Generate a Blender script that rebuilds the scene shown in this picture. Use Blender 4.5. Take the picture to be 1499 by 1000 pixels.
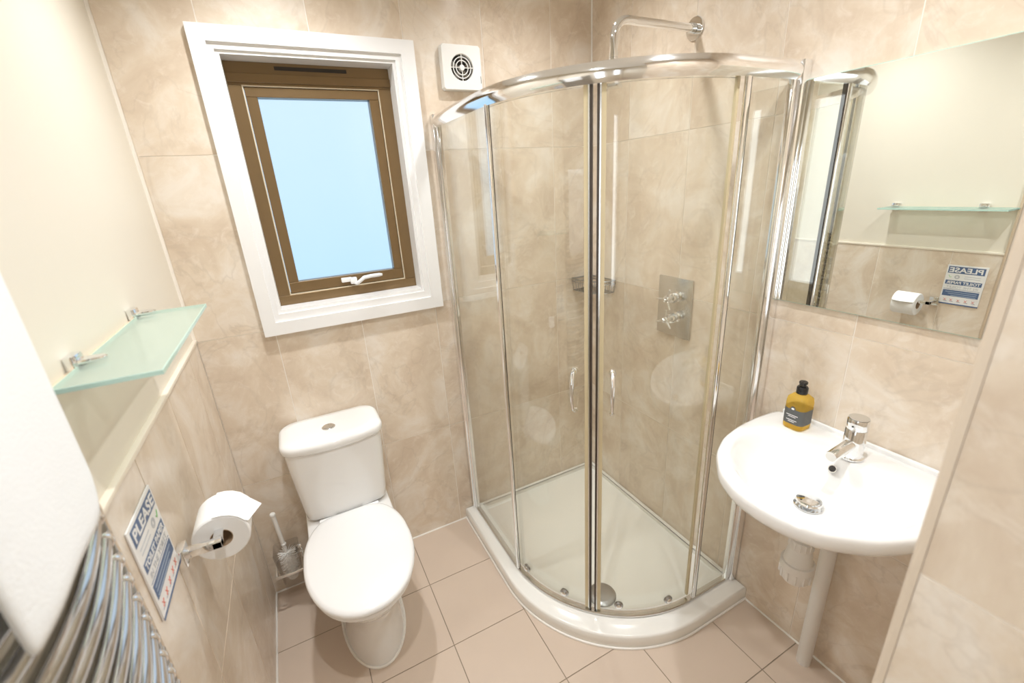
import bpy, bmesh, math, random
from mathutils import Vector, Matrix
random.seed(7)
S = bpy.context.scene
for o in list(bpy.data.objects):
    bpy.data.objects.remove(o)
COL = S.collection
PI = math.pi

# ------------------------------------------------------------------ camera
cam_d = bpy.data.cameras.new('camera')
cam = bpy.data.objects.new('camera', cam_d)
COL.objects.link(cam)
cam_d.sensor_width = 36.0
cam_d.sensor_fit = 'HORIZONTAL'
cam_d.lens = 642.243 / 1499 * 36.0
cam_d.clip_start = 0.02
cam.rotation_mode = 'XYZ'
cam.rotation_euler = (1.2281, 0.05854, -0.4772)
cam.location = (0.33704, -1.77257, 1.59638)
cam_d.dof.use_dof = True
cam_d.dof.focus_distance = 1.75
cam_d.dof.aperture_fstop = 2.8
S.camera = cam

# ------------------------------------------------------------------ light constants
W = 1.6728          # right wall plane
HC = 2.42           # ceiling height
DOWNLIGHT_W = 9.5
DOWNLIGHT_COL = (0.965, 0.985, 1.0)
BRIGHT_AREA_STRENGTH = 2.6
S.view_settings.view_transform = 'Standard'
S.view_settings.look = 'None'
S.view_settings.exposure = 0.52
S.view_settings.gamma = 1.0
S.view_settings.use_curve_mapping = False
S.cycles.transparent_max_bounces = 40
S.cycles.max_bounces = 14
S.cycles.glossy_bounces = 8
S.cycles.diffuse_bounces = 6
S.cycles.caustics_reflective = True
S.cycles.caustics_refractive = False
S.cycles.sample_clamp_indirect = 4.0

# ------------------------------------------------------------------ world: pale hazy sky, bluer towards and below the horizon
world = bpy.data.worlds.new('sky')
S.world = world
world.use_nodes = True
wn, wl = world.node_tree.nodes, world.node_tree.links
wn.clear()
w_out = wn.new('ShaderNodeOutputWorld')
w_bg = wn.new('ShaderNodeBackground')
w_tc = wn.new('ShaderNodeTexCoord')
w_sep = wn.new('ShaderNodeSeparateXYZ')
w_map = wn.new('ShaderNodeMapRange')
w_map.inputs[1].default_value = -0.5
w_map.inputs[2].default_value = 0.45
w_ramp = wn.new('ShaderNodeValToRGB')
w_ramp.color_ramp.elements[0].color = (0.40, 0.71, 1.0, 1)
w_ramp.color_ramp.elements[1].color = (0.72, 0.86, 1.0, 1)
wl.new(w_tc.outputs['Generated'], w_sep.inputs[0])
wl.new(w_sep.outputs[2], w_map.inputs[0])
wl.new(w_map.outputs[0], w_ramp.inputs[0])
wl.new(w_ramp.outputs[0], w_bg.inputs[0])
w_bg.inputs[1].default_value = 0.8
wl.new(w_bg.outputs[0], w_out.inputs[0])


# ================================================================== materials
def new_mat(name):
    m = bpy.data.materials.new(name)
    m.use_nodes = True
    nt = m.node_tree
    b = nt.nodes['Principled BSDF']
    return m, nt, b


def plain(name, col, rough=0.4, metal=0.0, coat=0.0, noise=0.03, nscale=30, bump=0.0, spec=0.5):
    """Principled surface with a faint procedural variation of its colour."""
    m, nt, b = new_mat(name)
    tc = nt.nodes.new('ShaderNodeTexCoord')
    nz = nt.nodes.new('ShaderNodeTexNoise')
    nz.inputs['Scale'].default_value = nscale
    nz.inputs['Detail'].default_value = 4
    nt.links.new(tc.outputs['Object'], nz.inputs['Vector'])
    mx = nt.nodes.new('ShaderNodeMix')
    mx.data_type = 'RGBA'
    mx.inputs['A'].default_value = (*[c * (1 - noise) for c in col], 1)
    mx.inputs['B'].default_value = (*[min(1, c * (1 + noise)) for c in col], 1)
    nt.links.new(nz.outputs['Fac'], mx.inputs['Factor'])
    nt.links.new(mx.outputs['Result'], b.inputs['Base Color'])
    b.inputs['Roughness'].default_value = rough
    b.inputs['Metallic'].default_value = metal
    b.inputs['Specular IOR Level'].default_value = spec
    if coat:
        b.inputs['Coat Weight'].default_value = coat
        b.inputs['Coat Roughness'].default_value = 0.04
    if bump:
        bp = nt.nodes.new('ShaderNodeBump')
        bp.inputs['Strength'].default_value = bump
        bp.inputs['Distance'].default_value = 0.004
        nt.links.new(nz.outputs['Fac'], bp.inputs['Height'])
        nt.links.new(bp.outputs[0], b.inputs['Normal'])
    return m


def marble_tile(name, c_base, c_dark, c_light, rough):
    """Mottled travertine-look glazed tile; each tile object gets its own piece of the pattern."""
    m, nt, b = new_mat(name)
    N, L = nt.nodes, nt.links
    tc = N.new('ShaderNodeTexCoord')
    oi = N.new('ShaderNodeObjectInfo')
    mul = N.new('ShaderNodeMath'); mul.operation = 'MULTIPLY'; mul.inputs[1].default_value = 61.7
    L.new(oi.outputs['Random'], mul.inputs[0])
    add = N.new('ShaderNodeVectorMath'); add.operation = 'ADD'
    L.new(tc.outputs['Object'], add.inputs[0]); L.new(mul.outputs[0], add.inputs[1])
    n1 = N.new('ShaderNodeTexNoise')
    n1.inputs['Scale'].default_value = 5.0; n1.inputs['Detail'].default_value = 6
    n1.inputs['Roughness'].default_value = 0.62; n1.inputs['Distortion'].default_value = 0.7
    L.new(add.outputs[0], n1.inputs['Vector'])
    r1 = N.new('ShaderNodeValToRGB')
    e = r1.color_ramp.elements
    e[0].position = 0.34; e[0].color = (*c_dark, 1)
    e[1].position = 0.66; e[1].color = (*c_light, 1)
    mid = e.new(0.5); mid.color = (*c_base, 1)
    L.new(n1.outputs['Fac'], r1.inputs[0])
    # thin wandering veins
    n2 = N.new('ShaderNodeTexNoise')
    n2.inputs['Scale'].default_value = 3.1; n2.inputs['Detail'].default_value = 5
    n2.inputs['Distortion'].default_value = 1.6
    L.new(add.outputs[0], n2.inputs['Vector'])
    sb = N.new('ShaderNodeMath'); sb.operation = 'SUBTRACT'; sb.inputs[1].default_value = 0.5
    L.new(n2.outputs['Fac'], sb.inputs[0])
    ab = N.new('ShaderNodeMath'); ab.operation = 'ABSOLUTE'; L.new(sb.outputs[0], ab.inputs[0])
    mr = N.new('ShaderNodeMapRange'); mr.inputs[1].default_value = 0.0; mr.inputs[2].default_value = 0.022
    mr.inputs[3].default_value = 0.34; mr.inputs[4].default_value = 0.0
    L.new(ab.outputs[0], mr.inputs[0])
    n3 = N.new('ShaderNodeTexNoise'); n3.inputs['Scale'].default_value = 7.0
    L.new(add.outputs[0], n3.inputs['Vector'])
    mm = N.new('ShaderNodeMath'); mm.operation = 'MULTIPLY'
    L.new(mr.outputs[0], mm.inputs[0]); L.new(n3.outputs['Fac'], mm.inputs[1])
    mx = N.new('ShaderNodeMix'); mx.data_type = 'RGBA'
    L.new(mm.outputs[0], mx.inputs['Factor']); L.new(r1.outputs[0], mx.inputs['A'])
    mx.inputs['B'].default_value = (*[c * 0.62 for c in c_dark], 1)
    # pale travertine flecks
    n4 = N.new('ShaderNodeTexNoise'); n4.inputs['Scale'].default_value = 22.0; n4.inputs['Detail'].default_value = 8
    n4.inputs['Roughness'].default_value = 0.7; n4.inputs['Distortion'].default_value = 0.9
    L.new(add.outputs[0], n4.inputs['Vector'])
    mr4 = N.new('ShaderNodeMapRange'); mr4.inputs[1].default_value = 0.52; mr4.inputs[2].default_value = 0.72
    mr4.inputs[3].default_value = 0.0; mr4.inputs[4].default_value = 0.55
    L.new(n4.outputs['Fac'], mr4.inputs[0])
    mx4 = N.new('ShaderNodeMix'); mx4.data_type = 'RGBA'
    L.new(mr4.outputs[0], mx4.inputs['Factor']); L.new(mx.outputs['Result'], mx4.inputs['A'])
    mx4.inputs['B'].default_value = (*[min(1, c * 1.06) for c in c_light], 1)
    L.new(mx4.outputs['Result'], b.inputs['Base Color'])
    b.inputs['Roughness'].default_value = rough
    b.inputs['Coat Weight'].default_value = 0.6
    b.inputs['Coat Roughness'].default_value = 0.16
    return m


def chrome(name, col=(0.86, 0.87, 0.88), rough=0.05):
    m = plain(name, col, rough, 1.0, noise=0.01)
    return m


def thin_glass(name, tint, f0=0.04, rough=0.0):
    """Clear pane: straight-through transparency plus a Schlick-weighted mirror reflection."""
    m = bpy.data.materials.new(name); m.use_nodes = True
    nt = m.node_tree; N, L = nt.nodes, nt.links
    N.clear()
    out = N.new('ShaderNodeOutputMaterial')
    tr = N.new('ShaderNodeBsdfTransparent'); tr.inputs[0].default_value = (*tint, 1)
    gl = N.new('ShaderNodeBsdfGlossy'); gl.inputs['Roughness'].default_value = rough
    lw = N.new('ShaderNodeLayerWeight'); lw.inputs['Blend'].default_value = 0.5
    pw = N.new('ShaderNodeMath'); pw.operation = 'POWER'; pw.inputs[1].default_value = 5.0
    L.new(lw.outputs['Facing'], pw.inputs[0])
    ma = N.new('ShaderNodeMath'); ma.operation = 'MULTIPLY_ADD'
    ma.inputs[1].default_value = 1 - f0; ma.inputs[2].default_value = f0
    L.new(pw.outputs[0], ma.inputs[0])
    mx = N.new('ShaderNodeMixShader')
    L.new(ma.outputs[0], mx.inputs[0]); L.new(tr.outputs[0], mx.inputs[1]); L.new(gl.outputs[0], mx.inputs[2])
    L.new(mx.outputs[0], out.inputs[0])
    return m


def emitter(name, col, strength):
    m = bpy.data.materials.new(name); m.use_nodes = True
    nt = m.node_tree; nt.nodes.clear()
    out = nt.nodes.new('ShaderNodeOutputMaterial')
    em = nt.nodes.new('ShaderNodeEmission')
    em.inputs[0].default_value = (*col, 1); em.inputs[1].default_value = strength
    nt.links.new(em.outputs[0], out.inputs[0])
    return m


M = {}
M['tile'] = marble_tile('beige_marble_tile', (0.72, 0.615, 0.495), (0.63, 0.515, 0.40), (0.80, 0.73, 0.645), 0.28)
M['floor_tile'] = plain('floor_tile_taupe', (0.60, 0.49, 0.40), 0.38, noise=0.04, nscale=6, spec=0.35)
M['grout_wall'] = plain('wall_grout', (0.88, 0.83, 0.76), 0.8, noise=0.03)
M['grout_floor'] = plain('floor_grout', (0.30, 0.24, 0.18), 0.85, noise=0.25, nscale=14)
M['cream'] = plain('cream_paint', (0.77, 0.72, 0.62), 0.45, noise=0.015, nscale=4)
M['ceiling'] = plain('white_ceiling_paint', (0.82, 0.80, 0.76), 0.7, noise=0.01)
M['white_paint'] = plain('white_gloss_paint', (0.83, 0.83, 0.83), 0.25, noise=0.01)
M['trim'] = plain('ivory_tile_trim', (0.83, 0.76, 0.65), 0.3, noise=0.02)
M['tan_trim'] = plain('tan_edge_trim', (0.60, 0.48, 0.35), 0.35, noise=0.03)
M['stub_trim'] = plain('beige_edge_trim', (0.66, 0.56, 0.45), 0.35, noise=0.02)
M['sealant'] = plain('white_sealant', (0.82, 0.79, 0.74), 0.4, noise=0.03)
M['ceramic'] = plain('white_ceramic', (0.85, 0.85, 0.845), 0.09, noise=0.004, coat=0.5)
M['seat'] = plain('white_seat_plastic', (0.86, 0.86, 0.86), 0.16, noise=0.004)
M['acrylic'] = plain('white_tray_acrylic', (0.84, 0.83, 0.79), 0.18, noise=0.01)
M['chrome'] = chrome('polished_chrome')
M['satin'] = chrome('satin_chrome', (0.72, 0.72, 0.71), 0.22)
M['dark_chrome'] = chrome('dark_shaded_steel', (0.42, 0.42, 0.42), 0.3)  # dark steel parts; the radiator rails carry their shade in this colour
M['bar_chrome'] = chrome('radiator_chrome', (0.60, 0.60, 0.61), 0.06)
M['alu'] = chrome('polished_aluminium', (0.92, 0.92, 0.925), 0.09)
M['bronze'] = plain('bronze_window_frame', (0.22, 0.145, 0.070), 0.30, 0.45, noise=0.08, nscale=9)
M['slot_shade'] = plain('vent_slot_shade', (0.025, 0.018, 0.012), 0.5)  # shade inside the vent slot, as a near-black colour
M['gasket'] = plain('pale_window_gasket', (0.68, 0.60, 0.45), 0.5)
M['black'] = plain('black_plastic', (0.012, 0.012, 0.013), 0.25)
M['fan_blade'] = plain('shaded_fan_blade', (0.16, 0.14, 0.11), 0.5)  # shade of the fan recess is put into the blade colour
M['dark_gap'] = plain('dark_recess', (0.035, 0.03, 0.026), 0.6)  # near-black for dark parts and for shade painted into openings
M['seal_dark'] = plain('dark_magnetic_seal', (0.05, 0.035, 0.025), 0.4)
M['seal_pvc'] = plain('yellowed_pvc_seal', (0.60, 0.51, 0.33), 0.3, noise=0.05)
M['plastic'] = plain('white_plastic', (0.80, 0.795, 0.77), 0.3, noise=0.01)
M['pipe'] = plain('white_waste_plastic', (0.74, 0.715, 0.68), 0.35, noise=0.02)
M['paper'] = plain('white_tissue', (0.84, 0.84, 0.835), 0.9, noise=0.02, nscale=80, bump=0.15)
M['card'] = plain('cardboard_core', (0.42, 0.30, 0.19), 0.85, noise=0.06)
M['towel'] = plain('white_terry_towel', (0.88, 0.91, 0.935), 0.95, noise=0.02, nscale=260, bump=0.2)
M['sign_white'] = plain('sign_white', (0.82, 0.82, 0.82), 0.45, noise=0.005)
M['sign_navy'] = plain('sign_navy', (0.085, 0.14, 0.27), 0.5, noise=0.02)
M['sign_grey'] = plain('sign_grey', (0.52, 0.54, 0.58), 0.5)
M['sign_pale'] = plain('sign_pale_blue', (0.42, 0.50, 0.62), 0.5)
M['sign_red'] = plain('sign_red', (0.68, 0.20, 0.15), 0.5)
M['sign_green'] = plain('sign_green', (0.28, 0.58, 0.25), 0.5)
M['label_grey'] = plain('label_grey', (0.10, 0.105, 0.105), 0.5)
M['wire_yellow'] = plain('yellow_green_sleeve', (0.55, 0.50, 0.08), 0.4)
M['glass'] = thin_glass('shower_glass', (0.966, 0.972, 0.948), 0.075)
M['cup_glass'] = thin_glass('cup_glass', (0.95, 0.945, 0.94), 0.06)
M['mirror'] = chrome('mirror_silver', (0.90, 0.93, 0.905), 0.0)
M['glass_edge'] = plain('green_glass_edge', (0.48, 0.68, 0.61), 0.15, noise=0.02)

# frosted green shelf glass: part translucent, part clear
def shelf_glass():
    m, nt, b = new_mat('frosted_shelf_glass')
    N, L = nt.nodes, nt.links
    b.inputs['Base Color'].default_value = (0.70, 0.80, 0.73, 1)
    b.inputs['Roughness'].default_value = 0.25
    tl = N.new('ShaderNodeBsdfTranslucent'); tl.inputs[0].default_value = (0.76, 0.86, 0.79, 1)
    tr = N.new('ShaderNodeBsdfTransparent'); tr.inputs[0].default_value = (0.95, 0.985, 0.965, 1)
    m1 = N.new('ShaderNodeMixShader'); m1.inputs[0].default_value = 0.45
    m2 = N.new('ShaderNodeMixShader'); m2.inputs[0].default_value = 0.52
    L.new(b.outputs[0], m1.inputs[1]); L.new(tl.outputs[0], m1.inputs[2])
    L.new(m1.outputs[0], m2.inputs[1]); L.new(tr.outputs[0], m2.inputs[2])
    L.new(m2.outputs[0], N['Material Output'].inputs[0])
    return m
M['shelf'] = shelf_glass()

def frosted_pane():
    m, nt, b = new_mat('frosted_window_pane')
    b.inputs['Base Color'].default_value = (0.97, 0.99, 1, 1)
    b.inputs['Roughness'].default_value = 0.42
    b.inputs['IOR'].default_value = 1.12
    b.inputs['Transmission Weight'].default_value = 1.0
    b.inputs['Coat Weight'].default_value = 0.6
    b.inputs['Coat Roughness'].default_value = 0.05
    return m
M['pane'] = frosted_pane()

def amber():
    m, nt, b = new_mat('amber_soap')
    N, L = nt.nodes, nt.links
    b.inputs['Base Color'].default_value = (0.92, 0.64, 0.13, 1)
    b.inputs['Roughness'].default_value = 0.08
    tl = N.new('ShaderNodeBsdfTranslucent'); tl.inputs[0].default_value = (0.97, 0.74, 0.20, 1)
    tr = N.new('ShaderNodeBsdfTransparent'); tr.inputs[0].default_value = (0.99, 0.88, 0.50, 1)
    m1 = N.new('ShaderNodeMixShader'); m1.inputs[0].default_value = 0.45
    m2 = N.new('ShaderNodeMixShader'); m2.inputs[0].default_value = 0.60
    L.new(b.outputs[0], m1.inputs[1]); L.new(tl.outputs[0], m1.inputs[2])
    L.new(m1.outputs[0], m2.inputs[1]); L.new(tr.outputs[0], m2.inputs[2])
    L.new(m2.outputs[0], N['Material Output'].inputs[0])
    return m
M['amber'] = amber()
M['lamp'] = emitter('lit_lamp', (1.0, 0.93, 0.84), 12.0)
M['bright_area'] = emitter('bright_area_stand_in', (0.93, 0.97, 1.0), BRIGHT_AREA_STRENGTH)  # glow standing in for the unseen bright area behind the camera


# ================================================================== mesh helpers
def B():
    return bmesh.new()


def box(bm, x0, x1, y0, y1, z0, z1, bev=0.0, seg=2):
    t = bmesh.new()
    vs = [t.verts.new((x, y, z)) for x in (x0, x1) for y in (y0, y1) for z in (z0, z1)]
    for f in ((0, 1, 3, 2), (4, 6, 7, 5), (0, 4, 5, 1), (2, 3, 7, 6), (0, 2, 6, 4), (1, 5, 7, 3)):
        t.faces.new([vs[i] for i in f])
    bmesh.ops.recalc_face_normals(t, faces=t.faces)
    if bev:
        bmesh.ops.bevel(t, geom=list(t.edges), offset=bev, segments=seg, profile=0.5, affect='EDGES')
    merge(bm, t)


def merge(bm, t, mat=None):
    if mat is not None:
        bmesh.ops.transform(t, matrix=mat, verts=t.verts)
    me = bpy.data.meshes.new('tmp')
    t.to_mesh(me); t.free()
    bm.from_mesh(me)
    bpy.data.meshes.remove(me)


def loft(bm, rings, cap0=True, cap1=True, closed=True):
    vr = [[bm.verts.new(p) for p in r] for r in rings]
    n = len(rings[0])
    for a, b in zip(vr[:-1], vr[1:]):
        for i in range(n if closed else n - 1):
            j = (i + 1) % n
            bm.faces.new((a[i], a[j], b[j], b[i]))
    if cap0:
        bm.faces.new(list(reversed(vr[0])))
    if cap1:
        bm.faces.new(vr[-1])


def frame_for(d):
    d = d.normalized()
    up = Vector((0, 0, 1)) if abs(d.z) < 0.9 else Vector((1, 0, 0))
    u = d.cross(up).normalized()
    return u, u.cross(d).normalized()


def tube(bm, pts, r, n=12, caps=True):
    pts = [Vector(p) for p in pts]
    rs = r if isinstance(r, (list, tuple)) else [r] * len(pts)
    rings = []
    u = None
    for i, p in enumerate(pts):
        d = (pts[min(i + 1, len(pts) - 1)] - pts[max(i - 1, 0)]).normalized()
        if u is None:
            u, v = frame_for(d)
        else:
            u = (u - d * u.dot(d)).normalized()
            v = u.cross(d).normalized()
        rings.append([p + (u * math.cos(2 * PI * k / n) + v * math.sin(2 * PI * k / n)) * rs[i] for k in range(n)])
    loft(bm, rings, caps, caps)


def lathe(bm, prof, origin=(0, 0, 0), axis=(0, 0, 1), n=32, caps=(True, True)):
    o = Vector(origin); d = Vector(axis).normalized()
    u, v = frame_for(d)
    rings = [[o + d * h + (u * math.cos(2 * PI * k / n) + v * math.sin(2 * PI * k / n)) * r for k in range(n)] for r, h in prof]
    loft(bm, rings, *caps)


def prism(bm, outline, h0, h1, to3=lambda a, b, h: (a, b, h), bev=0.0, seg=2):
    t = bmesh.new()
    r0 = [t.verts.new(to3(a, b, h0)) for a, b in outline]
    r1 = [t.verts.new(to3(a, b, h1)) for a, b in outline]
    n = len(outline)
    t.faces.new(list(reversed(r0))); t.faces.new(r1)
    for i in range(n):
        j = (i + 1) % n
        t.faces.new((r0[i], r0[j], r1[j], r1[i]))
    bmesh.ops.recalc_face_normals(t, faces=t.faces)
    if bev:
        es = [e for e in t.edges if len({v in r0 for v in e.verts}) == 1]
        bmesh.ops.bevel(t, geom=es, offset=bev, segments=seg, profile=0.5, affect='EDGES')
    merge(bm, t)


def wpos(o):
    p = Vector((0, 0, 0))
    while o is not None:
        p += o.location; o = o.parent
    return p


def obj(name, bm, mat, parent=None, at=None, smooth=True, sub=0, angle=40):
    """Link a bmesh built in world coordinates as ONE object (origin at `at`, else at its parent)."""
    bmesh.ops.recalc_face_normals(bm, faces=bm.faces)
    base = wpos(parent) if parent else Vector((0, 0, 0))
    org = Vector(at) if at is not None else base
    bmesh.ops.translate(bm, verts=bm.verts, vec=-org)
    me = bpy.data.meshes.new(name)
    bm.to_mesh(me); bm.free()
    if smooth:
        me.shade_smooth()
        me.set_sharp_from_angle(angle=math.radians(angle))
    if mat:
        me.materials.append(M[mat])
    o = bpy.data.objects.new(name, me)
    COL.objects.link(o)
    o.parent = parent
    o.location = org - base
    if sub:
        md = o.modifiers.new('smooth', 'SUBSURF'); md.levels = sub; md.render_levels = sub
    return o


def tag(o, label, cat, group=None):
    o['label'] = label; o['category'] = cat
    if group:
        o['group'] = group
    return o


def thing(name, label, cat, loc, group=None):
    o = bpy.data.objects.new(name, None)
    o.empty_display_size = 0.05
    COL.objects.link(o)
    o.location = loc
    return tag(o, label, cat, group)


def struct(name, bm, mat, parent=None, at=None, smooth=False):
    o = obj(name, bm, mat, parent, at, smooth)
    if parent is None:
        o['kind'] = 'structure'
    return o


def arc(cx, cy, r, a0, a1, n):
    return [(cx + r * math.cos(math.radians(a0 + (a1 - a0) * i / n)), cy + r * math.sin(math.radians(a0 + (a1 - a0) * i / n))) for i in range(n + 1)]


def rrect(x0, x1, y0, y1, r, n=6):
    p = []
    for cx, cy, a in ((x1 - r, y1 - r, 0), (x0 + r, y1 - r, 90), (x0 + r, y0 + r, 180), (x1 - r, y0 + r, 270)):
        p += arc(cx, cy, r, a, a + 90, n)
    return p


def rect_minus(r, h):
    """Rectangle r minus rectangle h -> list of rectangles."""
    a0, a1, b0, b1 = r; c0, c1, d0, d1 = h
    if c0 >= a1 or c1 <= a0 or d0 >= b1 or d1 <= b0:
        return [r]
    out = []
    if b0 < d0: out.append((a0, a1, b0, d0))
    if b1 > d1: out.append((a0, a1, d1, b1))
    m0, m1 = max(b0, d0), min(b1, d1)
    if a0 < c0: out.append((a0, c0, m0, m1))
    if a1 > c1: out.append((c1, a1, m0, m1))
    return out


def clip(e0, e1, a0, a1):
    return max(e0, a0), min(e1, a1)


def tile_field(parent, us, vs, bounds, to3, mat, gap=0.0030, thick=0.006, hole=None, wobble=0.0):
    """Lay tiles on a grid of joints us x vs, cut to bounds (u0,u1,v0,v1). Each tile is an object; whole tiles share a mesh.
    to3(u, v, d): d = height above the backing."""
    cache = {}
    for a0, a1 in zip(us[:-1], us[1:]):
        for b0, b1 in zip(vs[:-1], vs[1:]):
            c0, c1 = clip(a0, a1, bounds[0], bounds[1]); d0, d1 = clip(b0, b1, bounds[2], bounds[3])
            if c1 - c0 < 0.006 or d1 - d0 < 0.006:
                continue
            r = (c0 + gap / 2, c1 - gap / 2, d0 + gap / 2, d1 - gap / 2)
            rs = rect_minus(r, hole) if hole else [r]
            if not rs:
                continue
            cu, cv = (r[0] + r[1]) / 2, (r[2] + r[3]) / 2
            key = None if (len(rs) > 1 or rs[0] != r) else (round(r[1] - r[0], 4), round(r[3] - r[2], 4))
            org = Vector(to3(cu, cv, 0))
            base = wpos(parent)
            if key and key in cache:
                o = bpy.data.objects.new('tile', cache[key])
                COL.objects.link(o); o.parent = parent; o.location = org - base
            else:
                bm = B()
                for q in rs:
                    p = [to3(u, v, d) for u in (q[0], q[1]) for v in (q[2], q[3]) for d in (-0.0005, thick)]
                    xs, ys, zs = zip(*p)
                    box(bm, min(xs), max(xs), min(ys), max(ys), min(zs), max(zs))
                o = obj('tile', bm, mat, parent, at=org, smooth=False)
                if key:
                    cache[key] = o.data
            if wobble:
                d = Vector(to3(cu, cv, 1)) - Vector(to3(cu, cv, 0))
                o.location += d * random.uniform(-wobble, wobble)


# ================================================================== the room
TH = 0.006    # tile thickness in front of the grout backing
ROWS = [-0.05, 0.5497, 1.149, 1.741, 2.341, 2.94]
# floor (tile faces at z = 0)
YB = -2.6
bm = B(); box(bm, -0.2, W + 0.1, YB - 0.1, 0.1, -0.08, -0.0015)
floor = struct('floor', bm, 'grout_floor')
tile_field(floor, [0.003 + 0.2957 * k for k in range(-1, 8)], [0.0 - 0.3018 * k for k in range(9, -1, -1)],
           (-0.07, W, YB, 0.0), lambda u, v, d: (u, v, -0.006 + d), 'floor_tile', gap=0.0035, thick=0.006)
# ceiling
bm = B(); box(bm, -0.2, W + 0.1, YB - 0.1, 0.1, HC, HC + 0.08)
struct('ceiling', bm, 'ceiling')

# back wall with the window opening (grout backing 1.5 mm behind the tile faces, y = 0)
WX0, WX1, WZ0, WZ1 = 0.262, 0.815, 1.20, 2.035
bm = B()
for q in rect_minus((-0.2, W + 0.1, -0.05, HC + 0.05), (WX0, WX1, WZ0, WZ1)):
    box(bm, q[0], q[1], 0.0015, 0.16, q[2], q[3])
wall_back = struct('wall_back', bm, 'grout_wall')
tile_field(wall_back, [-0.065 + 0.3062 * k for k in range(0, 7)], ROWS, (0.0, W, 0.0, HC),
           lambda u, v, d: (u, 0.006 - d, v), 'tile', hole=(WX0, WX1, WZ0, WZ1))

# right wall
bm = B(); box(bm, W + 0.0015, W + 0.15, YB, 0.1, -0.05, HC + 0.05)
wall_right = struct('wall_right', bm, 'grout_wall')
tile_field(wall_right, [-0.249 + 0.31 - 0.31 * k for k in range(7, -1, -1)], ROWS, (-1.66, 0.0, 0.0, HC),
           lambda u, v, d: (W + 0.006 - d, u, v), 'tile')

# left wall: cream paint above, tiles to 1.15 m; it ends at y = -0.985
YE = -0.985
ZL = 1.149
bm = B(); box(bm, -0.15, -0.009, YE, 0.1, -0.05, HC + 0.05)
wall_left = struct('wall_left', bm, 'cream')
bm = B(); box(bm, -0.0092, -0.0015, YE + 0.006, 0.0, 0.0, ZL)
struct('grout_bed', bm, 'grout_wall', wall_left)
tile_field(wall_left, [-0.165 + 0.315 - 0.315 * k for k in range(4, -1, -1)], ROWS, (YE + 0.006, 0.0, 0.0, ZL),
           lambda u, v, d: (-0.006 + d, u, v), 'tile')
# ivory trim along the top of the half-height tiling
bm = B(); box(bm, -0.0095, 0.004, YE + 0.004, -0.001, ZL, ZL + 0.011, 0.002)
struct('trim_1', bm, 'trim', smooth=True)
# edge trim down the end of the left wall
bm = B(); box(bm, -0.012, 0.005, YE - 0.0045, YE + 0.006, 0, HC, 0.002)
struct('trim_2', bm, 'tan_trim', smooth=True)

# recessed wall behind the towel radiator, with two unseen glowing panes for the bright area
XR = -0.075
V2Z0, V2Z1 = 0.84, 2.0
holes = [(-1.94, -1.71), (-2.46, -2.27)]
bm = B()
box(bm, XR - 0.075, XR, YB, YE, -0.05, V2Z0)
box(bm, XR - 0.075, XR, YB, YE, V2Z1, HC + 0.05)
for a, b in ((YB, holes[1][0]), (holes[1][1], holes[0][0]), (holes[0][1], YE)):
    box(bm, XR - 0.075, XR, a, b, V2Z0, V2Z1)
struct('wall_recess', bm, 'cream')
for k, (a, b) in enumerate(holes):
    bm = B()
    for q in rect_minus((a - 0.03, b + 0.03, V2Z0 - 0.03, V2Z1 + 0.03), (a + 0.012, b - 0.012, V2Z0 + 0.02, V2Z1 - 0.02)):
        box(bm, XR - 0.05, XR + 0.012, q[0], q[1], q[2], q[3])
    wn_ = struct('stand_in_window_%d' % (k + 2), bm, 'white_paint')  # added narrow panes, shaped for their reflections in the shower glass
    bm = B(); box(bm, XR - 0.045, XR - 0.035, a + 0.008, b - 0.008, V2Z0 + 0.015, V2Z1 - 0.015)
    struct('pane', bm, 'bright_area', wn_)
# wall behind the camera
bm = B(); box(bm, -0.2, W + 0.1, YB - 0.1, YB, -0.05, HC + 0.05)
struct('wall_front', bm, 'cream')

# tiled projecting wall beside the camera on the right
XS, YS = 0.908, -1.624
bm = B(); box(bm, XS + 0.0015, W + 0.002, YB, YS - 0.0015, -0.05, HC + 0.05)
wall_side = struct('wall_side', bm, 'grout_wall')
tile_field(wall_side, [YS - 0.31 * k for k in range(4, -1, -1)], ROWS, (YB, YS - 0.0088, 0.0, HC),
           lambda u, v, d: (XS + 0.006 - d, u, v), 'tile')
tile_field(wall_side, [XS + 0.31 * k for k in range(0, 4)], ROWS, (XS + 0.008, W, 0.0, HC),
           lambda u, v, d: (u, YS - 0.006 + d, v), 'tile')
prof = [(XS - 0.001, YS - 0.0095), (XS - 0.001, YS - 0.006)] + [(XS + 0.006 + 0.007 * math.cos(math.radians(a)), YS - 0.005 + 0.007 * math.sin(math.radians(a))) for a in range(180, 89, -15)] + [(XS + 0.012, YS + 0.001), (XS + 0.012, YS - 0.010)]
bm = B(); prism(bm, prof, 0, HC)
struct('trim_3', bm, 'stub_trim', smooth=True)

# sealant beads between walls and floor
def bead(name, pts):
    bm = B(); tube(bm, pts, 0.0045, 8)
    struct(name, bm, 'sealant', smooth=True)
bead('trim_4', [(0.0, -0.001, 0.0), (0.888, -0.001, 0.0)])
bead('trim_5', [(0.001, -0.001, 0.0), (0.001, YE, 0.0)])
bead('trim_6', [(W - 0.001, -1.0, 0.0), (W - 0.001, YS, 0.0)])
bead('trim_7', [(W, -0.001, 0.06), (W, -0.001, HC)])

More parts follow.
